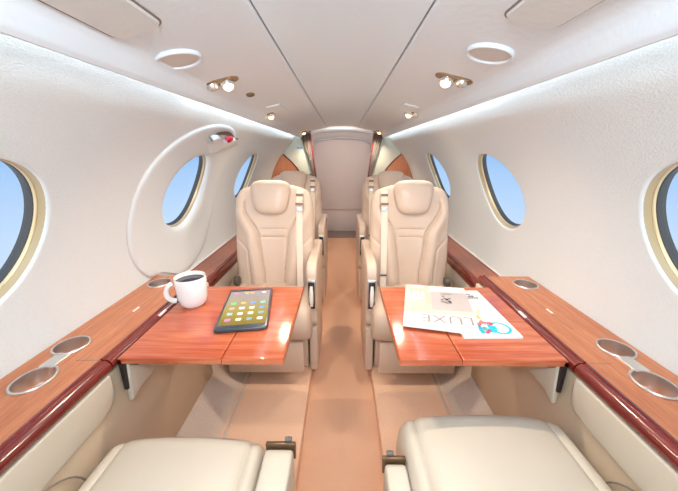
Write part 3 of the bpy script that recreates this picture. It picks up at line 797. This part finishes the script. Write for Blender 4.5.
# ------------------------------------------------------------------ forward bulkhead and door
YK = 2.95
def arc_pts(r, a0, a1, n): return [(r*math.cos(math.radians(a0+(a1-a0)*i/n)), ZC+r*math.sin(math.radians(a0+(a1-a0)*i/n))) for i in range(n+1)]
for i, sg in enumerate((-1, 1)):
    s = LL[sg]
    # full panel behind (satin), x from inner slanted edge to the skin
    edge = [(.262, -.25), (.300, .17)]
    outer = arc_pts(.735, -50, 59, 40)
    pts = [(.235, -.999)]+[(x, z) for x, z in outer if z > -.999 and x > .3]+[(.300, .20)]
    pts = [(.235, -.999)]+[p for p in outer if p[1] < .2]+[(.300, .20), (.245, -.25)]
    struct('wall_forward_%s' % s, side(G().prism(pts, 'y', YK, YK+.03), sg), 'mint')
    # wooden lower panel with swept top edge
    top = []
    for q in range(17):
        f = q/16; top.append((.552-.20*f, -.022-.235*f+.022*math.sin(PI*f)))
    pts = [(.30, -.95), (.56, -.90)]+[p for p in arc_pts(.708, -38, 37, 24)]+top+[(.30, -.26)]
    t = thing('bulkhead_panel', (sg*.5, YK-.01, -.95), 'orange wood bulkhead panel with a swept top edge behind the %s seats' % s, 'panel')
    obj('veneer', side(G().prism(pts, 'y', YK-.012, YK-.001), sg), 'bulkwood', t)
    tp = [(x, YK-.013, z+.003) for x, z in top]; obj('edge_bead', side(G().tube(tp, .006, 8), sg), 'molding', t)
    # gathered curtain, widest at the rail and tied in at the bottom
    rows = []
    for r_ in range(25):
        f = r_/24; z = .165-.44*f; a_ = .392-.130*f**.85; b_ = .300-.048*f; row = []
        for k_ in range(41):
            g_ = k_/40; row.append((b_+(a_-b_)*g_, YK-.030+.011*math.sin(g_*PI*7)*(1-.5*f), z))
        rows.append(row)
    t = thing('gathered_curtain', (sg*.3, YK-.03, -.28), 'dark taupe curtain gathered against the %s side of the forward doorway' % s, 'curtain')
    obj('cloth', side(G().grid(rows), sg), 'curtain', t, mod=None)
    obj('rail', side(G().tube([(.285, YK-.03, .168), (.40, YK-.03, .168)], .006, 8), sg), 'steel', t)
    # door frame edge
    struct('trim_%d' % (7+i), side(G().prism([(.240, -.26), (.253, -.26), (.303, .20), (.290, .20)], 'y', YK-.028, YK+.034), sg), 'molding')
    struct('trim_%d' % (9+i), side(G().prism([(.230, -.999), (.243, -.999), (.253, -.26), (.240, -.26)], 'y', YK-.01, YK+.034), sg), 'leather')
obj('coat_hook', G().tube([(-.300, YK-.045, -.215), (-.300, YK-.07, -.222), (-.298, YK-.075, -.205), (-.290, YK-.072, -.19)], [.009, .008, .007, .005], 10).box(-.322, -.280, YK-.046, YK-.012, -.232, -.205, .004, 2), 'dkgrey', loc=(-.30, YK-.05, -.215), label='dark coat hook at the foot of the left doorway curtain', cat='hook')
obj('small_placard', G().box(-.42, -.368, YK-.006, YK, .028, .046, .002, 1), 'blue', loc=(-.39, YK, .03), label='tiny blue and white placard high on the left bulkhead', cat='placard')
# vestibule beyond
YD = 4.05
for sg, s in ((-1, 'left'), (1, 'right')):
    pass
struct('wall_vestibule_left', G().box(-.47, -.45, YK+.03, YD, -1.05, .26), 'door')
struct('wall_vestibule_right', G().box(.45, .47, YK+.03, YD, -1.05, .26), 'door')
struct('ceiling_vestibule', G().grid([[(x, y, .245-.05*(x/.45)**2) for x in [-.46+.92*i/20 for i in range(21)]] for y in (YK-.005, YD+.1)]), 'ceil')
struct('ceiling_header', G().box(-.168, .168, YF-.02, YF+.0, .243, .262, .004, 2), 'ceil')
# end wall with arched door
struct('wall_front', G().box(-.5, .5, YD+.03, YD+.05, -1.06, .30), 'door')
pts = [(-.40, -1.05), (.40, -1.05), (.385, -.4), (.36, .02)]+[(.36*math.cos(a), .02+.125*math.sin(a)) for a in [PI*i/24 for i in range(1, 24)]]+[(-.36, .02), (-.385, -.4)]
up = [(-.39, -.735), (.39, -.735), (.385, -.4), (.36, .06)]+[(.36*math.copysign(abs(math.cos(a))**.7, math.cos(a)), .06+.095*math.sin(a)) for a in [PI*i/24 for i in range(1, 24)]]+[(-.36, .06), (-.385, -.4)]
t = thing('door_1', (0, YD, -1.05), None, None, kind='structure')
obj('upper_panel', G().prism(up, 'y', YD-.01, YD+.025, .008, 3, 'caps'), 'door', t)
obj('lower_panel', G().box(-.39, .39, YD-.01, YD+.025, -1.045, -.750, .008, 3), 'door', t)
obj('door_rail', G().box(-.39, .39, YD-.018, YD+.02, -.752, -.733, .004, 2), 'leather', t)
obj('door_header', G().tube([(.40*math.cos(a)*1.0, YD-.02, .075+.098*math.sin(a)) for a in [PI*i/30 for i in range(31)]], .008, 10), 'psu', t)
obj('header_bracket', G().box(.10, .14, YD-.04, YD-.01, .155, .170, .003, 2), 'steel', t)
obj('header_bracket', G().box(-.20, -.16, YD-.04, YD-.01, .150, .163, .003, 2), 'steel', t)
struct('floor_shade_strip', G().box(-.45, .45, 3.72, YD, -1.054, -1.047), plain('painted_floor_shade', (.30, .24, .23), .9))  # dark strip that paints the shade on the floor before the door

# ------------------------------------------------------------------ world and lamps
w = bpy.data.worlds.new('sky'); bpy.context.scene.world = w; w.use_nodes = True
t = w.node_tree; t.nodes.clear()
o = N(t, 'OutputWorld'); bg = N(t, 'Background'); tc = N(t, 'TexCoord'); sp = N(t, 'SeparateXYZ')
r = ramp(t, [(0, (.62, .72, .85)), (.40, (.50, .64, .83)), (.47, (.36, .54, .80)), (.53, (.20, .38, .70)), (1, (.13, .28, .62))])
mz = N(t, 'Math', operation='MULTIPLY_ADD'); mz.inputs[1].default_value = .5; mz.inputs[2].default_value = .5
t.links.new(tc.outputs['Generated'], sp.inputs[0]); t.links.new(sp.outputs[2], mz.inputs[0]); t.links.new(mz.outputs[0], r.inputs[0])
# sky whitened and boosted behind the tail, added as frontal fill
my = N(t, 'MapRange'); my.inputs['From Min'].default_value = .15; my.inputs['From Max'].default_value = -.8
t.links.new(sp.outputs[1], my.inputs['Value'])
mx = N(t, 'MixRGB'); mx.inputs[2].default_value = (1.3, 1.32, 1.36, 1)
t.links.new(my.outputs[0], mx.inputs[0]); t.links.new(r.outputs[0], mx.inputs[1]); t.links.new(mx.outputs[0], bg.inputs[0])
bg.inputs[1].default_value = 1.15
t.links.new(bg.outputs[0], o.inputs[0])
def area(name, loc, rot, sx, sy, power, col, spread=PI):
    l = bpy.data.lights.new(name, 'AREA'); l.shape = 'RECTANGLE'; l.size = sx; l.size_y = sy; l.energy = power; l.color = col; l.spread = spread
    ob = bpy.data.objects.new(name, l); C.objects.link(ob); ob.location = (loc[0], loc[1], loc[2]+ZO); ob.rotation_euler = rot; return ob
def aim(ob, d): ob.rotation_euler = Vector(d).to_track_quat('-Z', 'Y').to_euler()
for sg in (-1, 1):
    for ya_, yb_, pw_ in ((YB+.08, .9, 2.1), (.9, YF-.06, 4.2)):
        a = area('cove_lamp', (sg*.377, (ya_+yb_)/2, .160), (0, math.radians(-90*sg), 0), .014, yb_-ya_, pw_, (.80, .92, 1))
    for y, p in ((.87, 2.4), (1.52, 2.2), (2.80, 2.0)):
        l = bpy.data.lights.new('reading_lamp', 'SPOT'); l.energy = p*4; l.color = (1, .82, .64); l.spot_size = math.radians(150); l.spot_blend = .8; l.shadow_soft_size = .012
        ob = bpy.data.objects.new('reading_lamp', l); C.objects.link(ob)
        P = onpsu(sg, .283 if y < 1 else .305, y, .034); ob.location = (P.x, P.y, P.z+ZO)
        aim(ob, (-sg*.15, 0, -1))
a = area('fill_rear', (0, -.75, .20), (0, 0, 0), .5, .25, 4, (.78, .90, 1)); aim(a, (0, .85, -.45))  # added soft fill behind the camera, not a cabin fitting
a = area('fill_tail', (0, YB+.02, -.3), (0, 0, 0), .9, .9, 5, (.78, .90, 1)); aim(a, (0, 1, -.05))  # added fill across the open tail end, no doorway behind it
a = area('fill_camera', (0, -.06, .20), (0, 0, 0), .60, .16, 11, (.84, .93, 1)); aim(a, (0, .8, -.75))  # added fill above the camera, reaches the floor under the tables
l = bpy.data.lights.new('fill_vestibule', 'POINT'); l.energy = 3; l.color = (1, .86, .76); l.shadow_soft_size = .12  # added point light to brighten the far end, no fitting there
ob = bpy.data.objects.new('fill_vestibule', l); C.objects.link(ob); ob.location = (0, 3.45, .05+ZO)

# ------------------------------------------------------------------ camera
cam = bpy.data.cameras.new('camera'); cam.sensor_width = 36; cam.lens = 36*301/678; cam.clip_start = .02
co = bpy.data.objects.new('camera', cam); C.objects.link(co); co.location = (0, 0, ZO)
co.rotation_euler = (math.radians(90-17.25), 0, math.radians(.55))
S = bpy.context.scene; S.camera = co
S.view_settings.view_transform = 'Standard'; S.view_settings.look = 'None'; S.view_settings.gamma = 1; S.view_settings.exposure = .12
